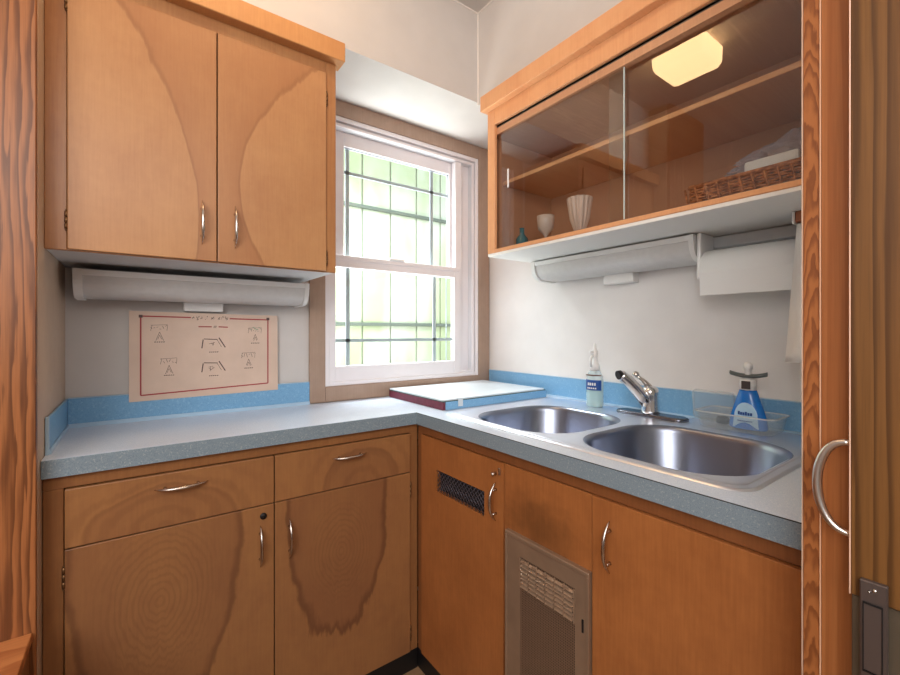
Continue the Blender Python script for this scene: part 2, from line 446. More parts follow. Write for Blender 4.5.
# right side jambs
mj1 = cathedral('jamb_fir_bold', (166, 102, 56), (108, 56, 26), 'yz', (.176, 0), .010, 150)
mj2 = fir('jamb_fir_plain', (176, 110, 62), (156, 90, 46), 'yz', su=210, sv=1.0, seed=3.7, contrast=.6)
struct('trim_3', MB().box(.722, .80, .1645, .1832, FL, CE, .0012), mj1)
struct('trim_4', MB().box(.720, .80, .120, .1640, FL, CE, .0012), mj2)
struct('trim_5', MB().box(.7195, .724, .1635, .1650, FL, CE, 0), plain('pale_edge_bead', (226, 180, 146), .4))
struct('trim_6', MB().box(.7195, .7275, .1828, .1836, FL, CE, 0), plain('pale_edge_bead_far', (226, 196, 170), .4))
# black base strips under the cabinet faces
mb = MB(); mb.box(LX, .82, 1.316, 1.33, FL, -1.137, 0); mb.box(.823, .84, .19, 1.33, FL, -1.137, 0)
struct('baseboard_left', mb, M['black_base'])

# ------------------------------------------------------------------ window
win = MB()                      # wood casing boards
cz0 = -.285
trim = MB()
trim.box(.553, .617, W-.014, W-.001, cz0+.001, SOFZ-.001)          # left
trim.box(1.425, 1.498, W-.014, W-.001, cz0+.001, SOFZ-.001)         # right
trim.box(.617, 1.425, W-.014, W-.001, .892, SOFZ-.001)            # head
trim.box(.617, 1.425, W-.016, W-.001, cz0+.001, -.222)            # apron
struct('trim_7', trim, M['casing'])
wn = thing('window', 'w', 'window', (1.02, W, -.235))
wn.name = 'window_1'; wn['kind'] = 'structure'
for k in ('label', 'category'): del wn[k]
fr = MB()
def frame_xz(mb, x0, x1, z0, z1, t, y0, y1, tb=None, tt=None, bev=.0015):
    tb = tb or t; tt = tt or t
    mb.box(x0, x0+t, y0, y1, z0, z1, bev); mb.box(x1-t, x1, y0, y1, z0, z1, bev)
    mb.box(x0+t, x1-t, y0, y1, z0, z0+tb, bev); mb.box(x0+t, x1-t, y0, y1, z1-tt, z1, bev)
frame_xz(fr, .617, 1.425, -.222, .892, .018, W-.010, W+.09)
build('window_frame', fr, M['vinyl'], wn)
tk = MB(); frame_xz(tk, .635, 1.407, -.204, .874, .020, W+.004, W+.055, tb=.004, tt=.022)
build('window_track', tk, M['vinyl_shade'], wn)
tk = MB(); tk.box(1.334, 1.407, W+.028, W+.058, -.204, .874); tk.box(.635, .657, W+.028, W+.058, -.204, .874)
build('side_liner', tk, M['vinyl'], wn)
st = MB(); frame_xz(st, .640, 1.402, -.204, .866, .012, W-.004, W+.004, tb=.01, tt=.012)
build('track_bead', st, M['vinyl'], wn)
us = MB(); frame_xz(us, .655, 1.332, .285, .852, .060, W+.034, W+.060, tb=.03, tt=.058)
u_ = build('upper_sash', us, M['vinyl'], wn)
ls = MB(); frame_xz(ls, .626, 1.312, -.222, .318, .037, W-.006, W+.026, tb=.080, tt=.048)
ls.box(.634, 1.304, W-.011, W-.005, .300, .3195)
ls.box(1.283, 1.322, W-.002, W+.03, -.2, .85)
l_ = build('lower_sash', ls, M['vinyl'], wn)
lk = MB(); lk.box(.91, .985, W-.018, W+.012, .3185, .330, .003); lk.box(.935, .965, W-.012, W+.002, .329, .338, .003)
build('sash_lock', lk, M['white_plastic'], l_)
gp = MB(); gp.box(.66, 1.285, W+.009, W+.012, -.145, .272, 0); build('pane', gp, M['win_glass'], l_)
gp = MB(); gp.box(.71, 1.28, W+.046, W+.049, .31, .80, 0); build('pane', gp, M['win_glass'], u_)
bars = MB()
for x in (.724, 1.167): bars.box(x-.0085, x+.0085, W+.013, W+.018, -.145, .272, 0)
bars.box(.66, 1.285, W+.013, W+.018, -.043, -.029, 0)
bars.box(1.2365, 1.2405, W+.0125, W+.016, -.14, .27, 0)
build('window_bars', bars, M['grille_bar'], l_)
bars = MB()
for x in (.737, 1.175): bars.box(x-.0085, x+.0085, W+.050, W+.055, .31, .80, 0)
bars.box(.70, 1.275, W+.050, W+.055, .681, .695, 0)
bars.box(1.2685, 1.2725, W+.046, W+.052, .31, .795, 0); bars.box(.71, 1.273, W+.046, W+.052, .789, .794, 0)
build('window_bars', bars, M['grille_bar'], u_)

# outside: pale green board fence with two rails
m, nt, b = mat('pale_green_boards'); e = NB(nt)
u, v = coords(nt, e, 'xz')
n = e.noise(e.comb(e.math('MULTIPLY', u, 3), 2.0, e.math('MULTIPLY', v, 1.2)), 1.0, 2)
col = e.mix(e.smooth(n, .38, .62), lin((160, 170, 134)), lin((182, 188, 170)))
nt.links.new(col, b.inputs['Base Color']); b.inputs['Roughness'].default_value = .8; M['fence'] = m
M['rail'] = plain('weathered_rail', (92, 100, 90), .8)
M['seam'] = plain('fence_seam', (158, 164, 148), .8)
fe = thing('garden_fence', 'pale green vertical board fence with grey rails outside the window', 'fence', (1.9, 3.3, FL))
mb = MB()
x = -.33
while x < 5.2:
    mb.box(x+.007, x+.257, 3.30, 3.32, FL, 2.4, .003); x += .264
build('boards', mb, M['fence'], fe)
mb = MB(); mb.box(-.3, 5.2, 3.322, 3.33, FL, 2.4, 0); build('backing', mb, M['seam'], fe)
for z in (1.04, .065): build('rail', MB().box(-.3, 5.2, 3.275, 3.2995, z-.014, z+.014, .003), M['rail'], fe)
struct('ground', MB().box(-2, 6, 1.81, 5, FL-.06, FL-.001, 0), plain('pale_concrete', (214, 212, 206), .9))

# ------------------------------------------------------------------ shared hardware
def bow_handle(parent, c, normal, along, length, rise=.022, r=.0062, m=None, label=None):
    "classic spindle bow pull with pointed ends that meet the door"
    n = Vector(normal); a = Vector(along); c = Vector(c); pts = []; rad = []
    N = 18
    for i in range(N+1):
        t = i/N*2-1
        h = rise*(1-abs(t)**2.4)
        pts.append(c+a*(t*length/2)+n*(h+.0012)); rad.append(max(.0009, r*(1-abs(t)**2.2)**.75))
    mb = MB(); mb.tube(pts, rad, 10, flat=.8, up=tuple(n))
    for t in (-.62, .62):
        h = rise*(1-abs(t)**2.4)
        mb.tube([c+a*(t*length/2), c+a*(t*length/2)+n*h], [.0042, .0032], 8)
    return build('handle', mb, m or M['nickel'], parent, label)
def hinge(parent, c, axis='y', h=.042):
    mb = MB(); z = c[2]
    for k in range(3): mb.lathe([(.0015, 0), (.0036, .001), (.0036, h/3-.0015), (.0015, h/3-.0005)], (c[0], c[1], z-h/2+k*h/3), seg=10)
    mb.lathe([(.0005, 0), (.003, .002), (.0005, .005)], (c[0], c[1], z+h/2), seg=8)
    mb.lathe([(.0005, -.005), (.003, -.002), (.0005, 0)], (c[0], c[1], z-h/2), seg=8)
    return build('hinge', mb, M['hinge'], parent)

# ------------------------------------------------------------------ upper left cabinet
UY = 1.341
cab = thing('wall_cabinet', 'honey wood two-door wall cabinet hung left of the window', 'cabinet', (.177, W, .192))
o2 = off(cab, 'xz', (0, 0, 0))
m_ufr = plywood('upper_frame_wood', (184, 132, 86), (148, 94, 60), 'xz', seed=4.4, grain=1.4)
b_ = MB()
b_.box(LX, -.152, UY+.012, W-.002, .197, .925); b_.box(.506, .524, UY+.012, W-.002, .197, .925)
b_.box(-.152, .506, W-.01, W-.002, .197, .925); b_.box(-.152, .506, UY+.012, W-.01, .905, .925)
build('body', b_, m_ufr, cab)
b_ = MB(); b_.box(LX, -.1305, UY, UY+.012, .192, .93); b_.box(.4905, .524, UY, UY+.012, .192, .93)
b_.box(-.1305, .4905, UY, UY+.012, .829, .93)
b_.box(-.1305, .4905, UY+.001, UY+.012, .192, .1945, 0)
build('face_frame', b_, m_ufr, cab)
build('bottom_panel', MB().box(-.168, .520, UY+.013, W-.003, .1925, .1968, 0), M['shelfpaint'], cab, 'painted grey underside')
mcr = plywood('crown_wood', (206, 150, 96), (176, 116, 72), 'xz', seed=6.1, grain=1.2, rough=.38)
build('crown', MB().box(LX, .542, 1.306, 1.369, .866, .927, .002), mcr, cab, 'lighter overhanging top moulding board')
def ud(x0, x1, shapes, seed):
    mt = plywood('upper_door_wood', (192, 143, 98), (156, 102, 68), 'xz', off=o2, shapes=shapes, seed=seed, rough=.34)
    d = build('door', MB().box(x0, x1, 1.3335, 1.3405, .1945, .827, .0018, 2), mt, cab); return d
# two mirrored heart stripes that meet at the split between the doors
d1 = ud(-.1295, .1795, [('V', .181, .30, .64, .045, .50, .30, 0)], 1.0)
d2 = ud(.1825, .4895, [('V', .181, .42, 1.35, .057, .50, .30, 0)], 5.0)
bow_handle(d1, (.1445, 1.3325, .297), (0, -1, 0), (0, 0, 1), .118)
bow_handle(d2, (.2255, 1.3325, .295), (0, -1, 0), (0, 0, 1), .118)
for z in (.775, .262): hinge(d1, (-.1315, 1.3365, z))
for z in (.745, .236): hinge(d2, (.4915, 1.3365, z))

# ------------------------------------------------------------------ upper right display cabinet
cab = thing('display_cabinet', 'honey wood wall cabinet with sliding glass fronts above the sink', 'cabinet', (1.31, .75, .299))
XC = 1.13
m_r = plywood('display_frame_wood', (230, 172, 124), (206, 136, 92), 'yz', seed=2.4, grain=1.2, rough=.4)
m_in = plywood('display_interior_wood', (222, 168, 130), (160, 106, 80), 'yz', seed=9.4, grain=2.6, rough=.4)
m_in2 = plywood('display_top_wood', (222, 172, 134), (168, 116, 86), 'yx', seed=3.4, grain=2.4, rough=.4)
YE0, YE1 = .186, 1.287
for a0, a1 in ((YE1-.018, YE1), (YE0, YE0+.018)): build('side_panel', MB().box(XC+.012, S-.011, a0, a1, .310, .930), m_in, cab)
build('back_panel', MB().box(S-.010, S-.001, YE0, YE1, .304, .930, 0), m_in, cab)
build('top_panel', MB().box(XC+.012, S-.010, YE0+.018, YE1-.018, .775, .800, 0), m_in2, cab)
build('inner_floor', MB().box(XC+.04, S-.010, YE0+.018, YE1-.018, .310, .320, 0), m_in2, cab)
build('bottom_panel', MB().box(XC+.002, S-.001, YE0, YE1, .299, .3095, .001), plain('white_gloss_paint', (240, 238, 234), .4), cab, 'painted white underside')
b_ = MB(); b_.box(XC, XC+.014, 1.246, YE1, .3096, .93); b_.box(XC, XC+.014, YE0, 1.246, .811, .93); b_.box(XC, XC+.04, YE0, 1.246, .3096, .3235)
build('face_frame', b_, m_r, cab)
m_stile = plain('pale_stile_edge', (226, 190, 166), .4)
build('crown', MB().box(1.101, SOFX-.0005, YE0, 1.299, .872, .932, .002), m_r, cab, 'orange overhanging top moulding board')
build('shelf', MB().box(1.195, S-.011, YE0+.019, YE1-.019, .592, .607, .0015), m_r, cab)
b_ = MB()
for x in (1.1455, 1.157, 1.1685): b_.box(x, x+.0025, YE0+.02, YE1-.02, .796, .8105, 0)
b_.box(1.1455, 1.171, YE0+.02, YE1-.02, .806, .8108, 0)
for x in (1.148, 1.1605): b_.box(x-.0015, x+.0005, YE0+.02, YE1-.02, .3235, .3285, 0)
build('track', b_, M['track'], cab)
g1 = build('sliding_pane', MB().box(1.150, 1.153, .709, 1.262, .324, .806, 0), M['cab_glass'], cab)
build('pane_edge', MB().box(1.1498, 1.1532, .7065, .7092, .324, .806, 0), M['glass_edge'], g1, 'bright polished glass edge')
mb = MB(); mb.box(1.1465, 1.1495, 1.185, 1.193, .553, .625, .001)
build('finger_pull', mb, M['white_plastic'], g1)
g2 = build('sliding_pane', MB().box(1.1625, 1.1655, .20, .765, .324, .806, 0), M['cab_glass'], cab)

# ------------------------------------------------------------------ base cabinet under the window wall
cab = thing('base_cabinet', 'brown wood base cabinet with two drawers over two doors, left run', 'cabinet', (.32, 1.5, FL))
FY = 1.313
ob = off(cab, 'xz', (0, 0, 0))
LL, LD = (164, 114, 70), (124, 80, 56)
m_lf = plywood('base_frame_wood', (158, 108, 66), (118, 74, 46), 'xz', seed=7.7, grain=1.3)
b_ = MB(); b_.box(LX+.001, LX+.018, FY+.016, W-.003, -1.137, -.327); b_.box(.78, .80, FY+.016, W-.003, -1.137, -.327)
b_.box(LX+.018, .78, FY+.016, W-.003, -1.137, -1.12); b_.box(LX+.018, .78, W-.01, W-.003, -1.12, -.327)
build('body', b_, m_lf, cab)
b_ = MB(); b_.box(LX+.001, -.1335, FY, FY+.016, -1.137, -.358); b_.box(.786, .8185, FY, FY+.016, -1.137, -.358)
b_.box(LX+.001, .8185, FY, FY+.016, -.358, -.327)
b_.box(-.1335, .786, FY+.004, FY+.016, -1.137, -1.134, 0)
build('face_frame', b_, m_lf, cab)
mdr = [plywood('drawer_wood', LL, LD, 'xz', off=ob, shapes=[('E', .06, -.49, .16, .10, .22, .25, 16)], seed=3.1),
       plywood('drawer_wood', LL, LD, 'xz', off=ob, shapes=[('E', .60, -.50, .13, .12, .25, .2, 14)], seed=6.1)]
mdo = [plywood('base_door_wood', (162, 113, 70), LD, 'xz', off=ob, shapes=[('E', .05, -.58, .180, .41, .34, .55, 0), ('E', .05, -.68, .085, .13, .0, 0, 42)], seed=1.7),
       plywood('base_door_wood', (162, 113, 70), LD, 'xz', off=ob, shapes=[('E', .525, -.58, .160, .37, .46, .65, 0), ('E', .53, -.70, .065, .10, .0, 0, 36)], seed=8.7)]
dr1 = build('drawer', MB().box(-.1315, .3235, FY-.007, FY+.014, -.4955, -.3605, .0018, 2), mdr[0], cab)
dr2 = build('drawer', MB().box(.3265, .7840, FY-.007, FY+.014, -.4955, -.3605, .0018, 2), mdr[1], cab)
do1 = build('door', MB().box(-.1315, .3235, FY-.007, FY+.014, -1.134, -.4985, .0018, 2), mdo[0], cab)
do2 = build('door', MB().box(.3265, .7840, FY-.007, FY+.014, -1.134, -.4985, .0018, 2), mdo[1], cab)
bow_handle(dr1, (.096, FY-.0075, -.397), (0, -1, 0), (1, 0, 0), .118)
bow_handle(dr2, (.556, FY-.0075, -.399), (0, -1, 0), (1, 0, 0), .118)
bow_handle(do1, (.286, FY-.0075, -.612), (0, -1, 0), (0, 0, 1), .118)
bow_handle(do2, (.367, FY-.0075, -.612), (0, -1, 0), (0, 0, 1), .118)
mb = MB(); mb.lathe([(.0005, 0), (.009, 0), (.009, .0035), (.006, .0045), (.0035, .003), (.0005, .003)], (.294, FY-.0115, -.527), 'y', 16)
build('lock', mb, M['dark'], do1)
for z in (-.562, -1.06): hinge(do1, (-.133, FY-.0045, z), h=.05)
for z in (-.56, -1.068): hinge(do2, (.7855, FY-.0045, z), h=.05)

# ------------------------------------------------------------------ base cabinet under the sink
cab = thing('sink_base_cabinet', 'orange-brown wood base cabinet under the sink with vented door', 'cabinet', (1.1, .75, FL))
FX = .82
oy = off(cab, 'yz', (0, 0, 0))
RL, RD = (178, 112, 62), (123, 70, 37)
m_rf = plywood('sink_frame_wood', (146, 91, 53), (106, 61, 36), 'yz', seed=5.7, grain=1.3)
b_ = MB(); b_.box(FX+.016, S-.003, .19, .208, -1.137, -.50); b_.box(FX+.016, S-.003, .208, 1.30, -1.137, -1.12)
b_.box(S-.012, S-.003, .208, W-.003, -1.12, -.50)
b_.box(.86, S-.012, 1.60, W-.003, -1.12, -.50)
build('body', b_, m_rf, cab)
b_ = MB(); b_.box(FX, FX+.016, .19, 1.3125, -.360, -.327); b_.box(FX, FX+.016, 1.2805, 1.3125, -1.137, -.360)
b_.box(FX+.004, FX+.016, 0.19, 1.2805, -1.137, -1.134, 0); b_.box(FX+.002, FX+.016, .8585, .8600, -1.137, -.36, 0); 
build('face_frame', b_, m_rf, cab)
X0, X1 = FX-.007, FX+.014
md1 = plywood('vented_door_wood', RL, RD, 'yz', off=oy, seed=2.9, grain=1.2, shapes=[])
mb = MB(); hole = [(.9400, -.535), (1.188, -.535), (1.188, -.462), (.9400, -.462)]
mb.plate_with_holes([(.8605, -1.134), (1.2785, -1.134), (1.2785, -.3615), (.8605, -.3615)], [hole], 'x', X0, X1)
dv = build('door', mb, md1, cab)
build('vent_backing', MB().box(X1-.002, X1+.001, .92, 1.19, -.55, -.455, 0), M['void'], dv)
mb = MB()
yy = .9400-.09
while yy < 1.20:                     # woven diamond wire
    for sgn in (1, -1):
        a0, z0_, a1, z1_ = yy, -.535, yy+.073, -.462
        if sgn < 0: z0_, z1_ = z1_, z0_
        t0 = max(0, (.9400-a0)/(a1-a0)); t1 = min(1, (1.188-a0)/(a1-a0))
        if t1 > t0:
            P0 = (X0+.006+.0006*sgn, a0+(a1-a0)*t0, z0_+(z1_-z0_)*t0); P1 = (X0+.006+.0006*sgn, a0+(a1-a0)*t1, z0_+(z1_-z0_)*t1)
            mb.tube([P0, P1], .0011, 5)
    yy += .0165
build('vent_mesh', mb, M['wire'], dv, 'dark woven wire vent')
bow_handle(dv, (X0-.001, .889, -.474), (-1, 0, 0), (0, 0, 1), .108)
mb = MB(); mb.lathe([(.0005, 0), (.006, .0), (.004, -.006), (.0065, -.011), (.0005, -.015)], (X0, .893, -.397), 'x', 12); mb.box(X0-.004, X0, .870, .879, -.397, -.377, .001)
build('catch', mb, M['nickel'], dv)
md2 = plywood('centre_panel_wood', RL, RD, 'yz', off=oy, seed=6.9, grain=1.2, stain=(.735, -.495, .17, .12, .5))
build('panel', MB().box(X0+.003, X1, .5805, .8580, -1.134, -.3615, .0015), md2, cab)
md3 = plywood('plain_door_wood', RL, RD, 'yz', off=oy, seed=9.9, grain=1.2)
dd = build('door', MB().box(X0, X1, .193, .5775, -1.134, -.3615, .0018, 2), md3, cab)
bow_handle(dd, (X0-.001, .532, -.457), (-1, 0, 0), (0, 0, 1), .112)
# metal access grille standing on the centre panel
GX = X0-.011
gr = thing('metal_grille_panel', 'brownish metal grille panel on the centre of the sink cabinet front', 'grille', (X0, .725, -1.134))
gy0, gy1, gz0, gz1 = .5790, .8435, -1.13, -.532
hy0, hy1, hz0, hz1 = .617, .790, -1.09, -.584
mb = MB()
mb.plate_with_holes([(gy0, gz0), (gy1, gz0), (gy1, gz1), (gy0, gz1)], [[(hy0, hz0), (hy1, hz0), (hy1, hz1), (hy0, hz1)]], 'x', GX+.003, X0+.0025)
mb.box(GX, GX+.004, gy0, gy1, gz1-.010, gz1, .0015); mb.box(GX, GX+.004, gy0, gy0+.006, gz0, gz1-.01, .001); mb.box(GX, GX+.004, gy1-.006, gy1, gz0, gz1-.01, .001)
build('frame', mb, M['brown_metal'], gr)
build('backing', MB().box(X0+.0005, X0+.002, hy0, hy1, hz0, hz1, 0), plain('grille_backing', (54, 42, 34), .6, .2), gr)
mb = MB()
n = 34
for k in range(n+1):
    y = hy0+(hy1-hy0)*k/n; mb.box(GX+.0046, GX+.0058, y-.0011, y+.0011, hz0, hz1, 0)
z = hz0
while z < hz1-.075:
    mb.box(GX+.004, GX+.0052, hy0, hy1, z-.0011, z+.0011, 0); z += .0062
build('mesh', mb, M['brown_mesh'], gr)
mb = MB()                                # raised louvres at the top, some bent
z = hz1-.006; k = 0
while z > hz1-.078:
    for j in range(6):
        a0 = hy0+.003+(hy1-hy0-.006)*j/6; a1 = a0+(hy1-hy0-.006)/6-.003
        d = .0045+.003*random.random()
        mb.prism([(GX+.004, z), (GX+.004-d, z-.0036), (GX+.0030-d, z-.0052), (GX+.004, z-.0024)], 'y', a0, a1)
    z -= .0105
for j in range(7):
    a = hy0+.002+(hy1-hy0-.004)*j/6; mb.box(GX+.0005, GX+.004, a-.0016, a+.0016, hz1-.080, hz1-.002, .0004)
for j in (1, 2, 3, 4.6): 
    a = hy1-.012-(hy1-hy0-.03)*(j-1)/3.9; mb.box(GX-.003, GX+.003, a-.013, a+.003, hz1-.010, hz1-.003, .0008)
build('louvres', mb, M['louvre'], gr, 'bent louvres along the top')
mb = MB(); mb.box(GX+.001, GX+.0035, .593, .598, -.672, -.642, .0008); build('slot', mb, M['dark'], gr)

# ------------------------------------------------------------------ countertop
ct = thing('countertop', 'pale blue-grey speckled laminate L-shaped worktop with blue backsplash', 'countertop', (.8, 1.5, -.326))
CT, CB = -.285, -.326
FC, XF = 1.293, .80
sink_cut = rrect(.885, 1.435, .325, 1.19, .06, 6)
outer = [(LX+.001, FC), (XF, FC), (XF, .187), (S-.002, .187), (S-.002, W-.016), (LX+.001, W-.002)]
outer = [(LX+.001, FC+.002), (XF+.002, FC+.002), (XF+.002, .187), (S-.002, .187), (S-.002, W-.0175), (LX+.001, W-.0175)]
mb = MB(); mb.plate_with_holes(outer, [sink_cut], 'z', CB+.001, CT)
build('slab', mb, M['counter'], ct)
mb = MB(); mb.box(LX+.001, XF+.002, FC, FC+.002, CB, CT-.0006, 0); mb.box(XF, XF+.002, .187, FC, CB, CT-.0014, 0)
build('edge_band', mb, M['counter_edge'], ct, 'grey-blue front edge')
build('edge_seam', MB().box(XF-.0002, XF+.002, .187, FC, CT-.0014, CT-.0002, 0), M['dark'], ct, 'thin dark seam under the worktop surface')
mb = MB()
for bb in ((LX+.007, .552, W-.0172, W-.001, CT, -.199), (LX+.001, LX+.007, 1.353, W-.001, CT, -.199), (S-.012, S-.001, .188, W-.018, CT, -.198)):
    build('backsplash', MB().box(*bb, .0015), M['splash'], ct, 'blue backsplash strip')
for bb in ((LX+.007, .552, W-.021, W-.017, CT-.0005, CT+.012), (LX+.007, LX+.011, 1.353, W-.021, CT-.0005, CT+.012), (LX+.001, LX+.008, 1.346, 1.353, CT, -.197),
           (LX+.007, .552, W-.018, W-.001, -.1988, -.1965), (S-.013, S-.001, .188, W-.018, -.1978, -.1955), (S-.0155, S-.012, .188, W-.02, CT-.0005, CT+.006)):
    build('bead', MB().box(*bb, .0008), M['splash_bead'], ct, 'pale bead along the backsplash')

# ------------------------------------------------------------------ sink
sk = thing('double_sink', 'stainless steel double bowl sink set in the worktop', 'sink', (1.16, .757, CT))
RZ = CT+.0045
B1 = (.886, 1.300, .752, 1.140); B2 = (.886, 1.300, .316, .722)
def bowl_loop(B, inset, r, n=10): return rrect(B[0]+inset, B[1]-inset, B[2]+inset, B[3]-inset, max(.012, r), n, 2.0)
R0 = .135
mb = MB(); mb.plate_with_holes(rrect(.862, 1.462, .297, 1.222, .045, 6), [bowl_loop(B1, 0, R0), bowl_loop(B2, 0, R0)], 'z', RZ-.0012, RZ)
# rolled outer lip and raised inner line
ol = [rrect(.862-i, 1.462+i, .297-i, 1.222+i, .045+i, 6) for i in (0, .004, .006)]
mb.loops([[(x, y, z) for x, y in l] for l, z in zip(ol, (RZ, RZ-.0015, CT+.0002))], False, False)
il = [rrect(.874+i, 1.450-i, .309+i, 1.210-i, .04-i, 6) for i in (0, .003, .006)]
mb.loops([[(x, y, z) for x, y in l] for l, z in zip(il, (RZ+.0001, RZ+.0022, RZ+.0001))], False, False)
build('deck', mb, M['steel'], sk)
for B in (B1, B2):
    mb = MB(); rings = []
    for ins, z in ((0, RZ), (.004, RZ-.002), (.008, RZ-.007), (.011, RZ-.018), (.020, RZ-.120), (.030, RZ-.140), (.048, RZ-.152), (.075, RZ-.157)):
        rings.append([(x, y, z) for x, y in bowl_loop(B, ins, R0-ins*.6)])
    mb.loops(rings, False, True)
    bw = build('bowl', mb, M['steel_bowl'], sk)
    cx, cy = (B[0]+B[1])/2, (B[2]+B[3])/2
    mb = MB(); mb.lathe([(.0005, .0005), (.030, .0005), (.036, .003), (.042, .0015), (.0425, 0)], (cx, cy, RZ-.157), 'z', 24)
    build('drain', mb, M['chrome'], bw)

# ------------------------------------------------------------------ faucet
fa = thing('faucet', 'chrome single-lever faucet standing behind the two bowls', 'faucet', (1.385, .755, RZ))
mb = MB()
pl = [rrect(1.355+i, 1.415-i, .635+i, .875-i, .0295-i, 6) for i in (0, 0, .006)]
mb.loops([[(x, y, z) for x, y in l] for l, z in zip(pl, (RZ, RZ+.007, RZ+.011))])
build('base_plate', mb, plain('dull_chrome_plate', (120, 122, 132), .25, 1.0), fa)
c = Vector((1.385, .757, RZ+.010))
mb = MB(); mb.lathe([(.030, 0), (.029, .01), (.0265, .03), (.026, .060), (.027, .070), (.024, .082), (.014, .090), (.0005, .092)], c, 'z', 24)
build('body', mb, M['chrome'], fa)
mb = MB()
p0 = c+Vector((-.006, .004, .030)); p3 = Vector((1.285, .803, -.146))
sp = [p0, p0.lerp(p3, .25)+Vector((0, 0, .006)), p0.lerp(p3, .5)+Vector((0, 0, .010)), p0.lerp(p3, .75)+Vector((0, 0, .011)), p0.lerp(p3, .92)+Vector((0, 0, .008)), p3+Vector((0, 0, .006))]
mb.tube(sp, [.021, .020, .019, .018, .017, .016], 14)
build('spout', mb, M['chrome'], fa)
d = (p3-p0); d.z = 0; d.normalize()
q = p3+Vector((0, 0, .006))
mb = MB(); mb.tube([q-d*.002, q+d*.010-Vector((0, 0, .002)), q+d*.011-Vector((0, 0, .0022))], [.0145, .015, .0135], 14)
build('aerator', mb, M['dark'], fa)
mb = MB()
l0 = c+Vector((0, 0, .080)); l1 = l0+Vector((-.030, .033, .048)); 
mb.tube([l0, l0.lerp(l1, .35)+Vector((0, 0, .004)), l0.lerp(l1, .75), l1], [.013, .009, .006, .0065], 10)
mb.lathe([(.0005, -.011), (.008, -.008), (.0115, 0), (.008, .008), (.0005, .011)], l1, 'z', 14)
build('lever', mb, M['nickel'], fa)

# ------------------------------------------------------------------ raised cutting board block in the corner
cb = thing('cutting_board', 'cream-topped chopping block with maroon and blue edges in the corner', 'cutting board', (1.18, 1.46, CT))
bx0, bx1, by0, by1 = .893, 1.445, 1.262, 1.672
mb = MB(); mb.box(bx0+.003, bx1, by0+.003, by1, CT+.0005, CT+.030, .001); build('block', mb, M['maroon'], cb)
mb = MB(); mb.box(bx0+.014, bx1+.002, by0-.003, by0+.003, CT+.0005, CT+.031, .001); build('front_strip', mb, M['splash'], cb, 'blue front strip')
mb = MB(); mb.box(bx0+.001, bx1, by0-.001, by1, CT+.030, CT+.0335, .0008); build('green_edging', mb, M['greenline'], cb)
mb = MB(); mb.prism(rrect(bx0+.002, bx1-.004, by0+.002, by1, .01, 4), 'z', CT+.0336, CT+.0385); build('top', mb, M['cream_top'], cb)
mb = MB(); mb.box(.960, .982, by0-.006, by0-.003, CT+.010, CT+.032, .001); mb.box(.960, .982, by0-.006, by0+.008, CT+.0385, CT+.0405, .0005); mb.box(.960, .982, by0-.006, by0-.004, CT+.010, CT+.0405, .0005)
build('clip', mb, M['cream_top'], cb)

# ------------------------------------------------------------------ spray bottle
sb = thing('spray_bottle', 'clear pump spray bottle with navy label at the left end of the faucet', 'bottle', (1.395, .978, RZ))
bx, by = 1.395, .978
mb = MB(); mb.lathe([(.0005, 0), (.024, 0), (.026, .004), (.026, .075), (.024, .092), (.016, .106), (.012, .110), (.012, .116)], (bx, by, RZ+.0003), 'z', 24, .8, 1.0)
build('bottle', mb, M['aqua'], sb)
mb = MB(); mb.lathe([(.0005, .002), (.0235, .002), (.0235, .055), (.0005, .055)], (bx, by, RZ+.001), 'z', 20, .78, .98); build('liquid', mb, translucent_plastic('mint_liquid', (170, 222, 224), .7, .2), sb)
def wrap(c, r, z0, z1, a0, a1, sx=1.0, n=10):
    mb = MB(); ring = []
    for k in range(n+1):
        a = a0+(a1-a0)*k/n; ring.append((c[0]+r*math.cos(a)*sx, c[1]+r*math.sin(a)))
    mb.loops([[(x, y, z) for x, y in ring] for z in (z0, z1)], False, False, True, False); return mb
build('label', wrap((bx, by), .0268, RZ+.050, RZ+.080, PI*.72, PI*1.42, .81), M['navy'], sb)
lt = MB()
for k in range(4): 
    a = PI*(1.17-.08*k); lt.box(bx+.0275*math.cos(a)*.82-.0006, bx+.0275*math.cos(a)*.82+.0006, by+.0275*math.sin(a)-.0022, by+.0275*math.sin(a)+.0022, RZ+.064, RZ+.072, 0)
for k in range(5):
    a = PI*(1.19-.07*k); lt.box(bx+.0275*math.cos(a)*.82-.0006, bx+.0275*math.cos(a)*.82+.0006, by+.0275*math.sin(a)-.0018, by+.0275*math.sin(a)+.0018, RZ+.054, RZ+.058, 0)
build('label_writing', lt, M['white_plastic'], sb)
build('band', wrap((bx, by), .0268, RZ+.092, RZ+.096, PI*.72, PI*1.42, .81), plain('brown_band', (120, 96, 90), .5), sb)
mb = MB(); mb.lathe([(.0145, .106), (.0145, .122), (.011, .128), (.008, .132), (.008, .150), (.0095, .152), (.0095, .166), (.005, .170), (.004, .186), (.0005, .187)], (bx, by, RZ), 'z', 16)
mb.tube([(bx, by, RZ+.160), (bx-.02, by+.004, RZ+.161)], [.006, .004], 8)
mb.tube([(bx-.012, by, RZ+.150), (bx-.022, by, RZ+.140), (bx-.018, by, RZ+.118)], [.004, .004, .003], 8)
build('pump', mb, M['white_plastic'], sb)

_k = 1.27
for o in list(sb.children):
    for v in o.data.vertices: v.co = Vector((v.co.x*_k, v.co.y*_k, v.co.z*_k))

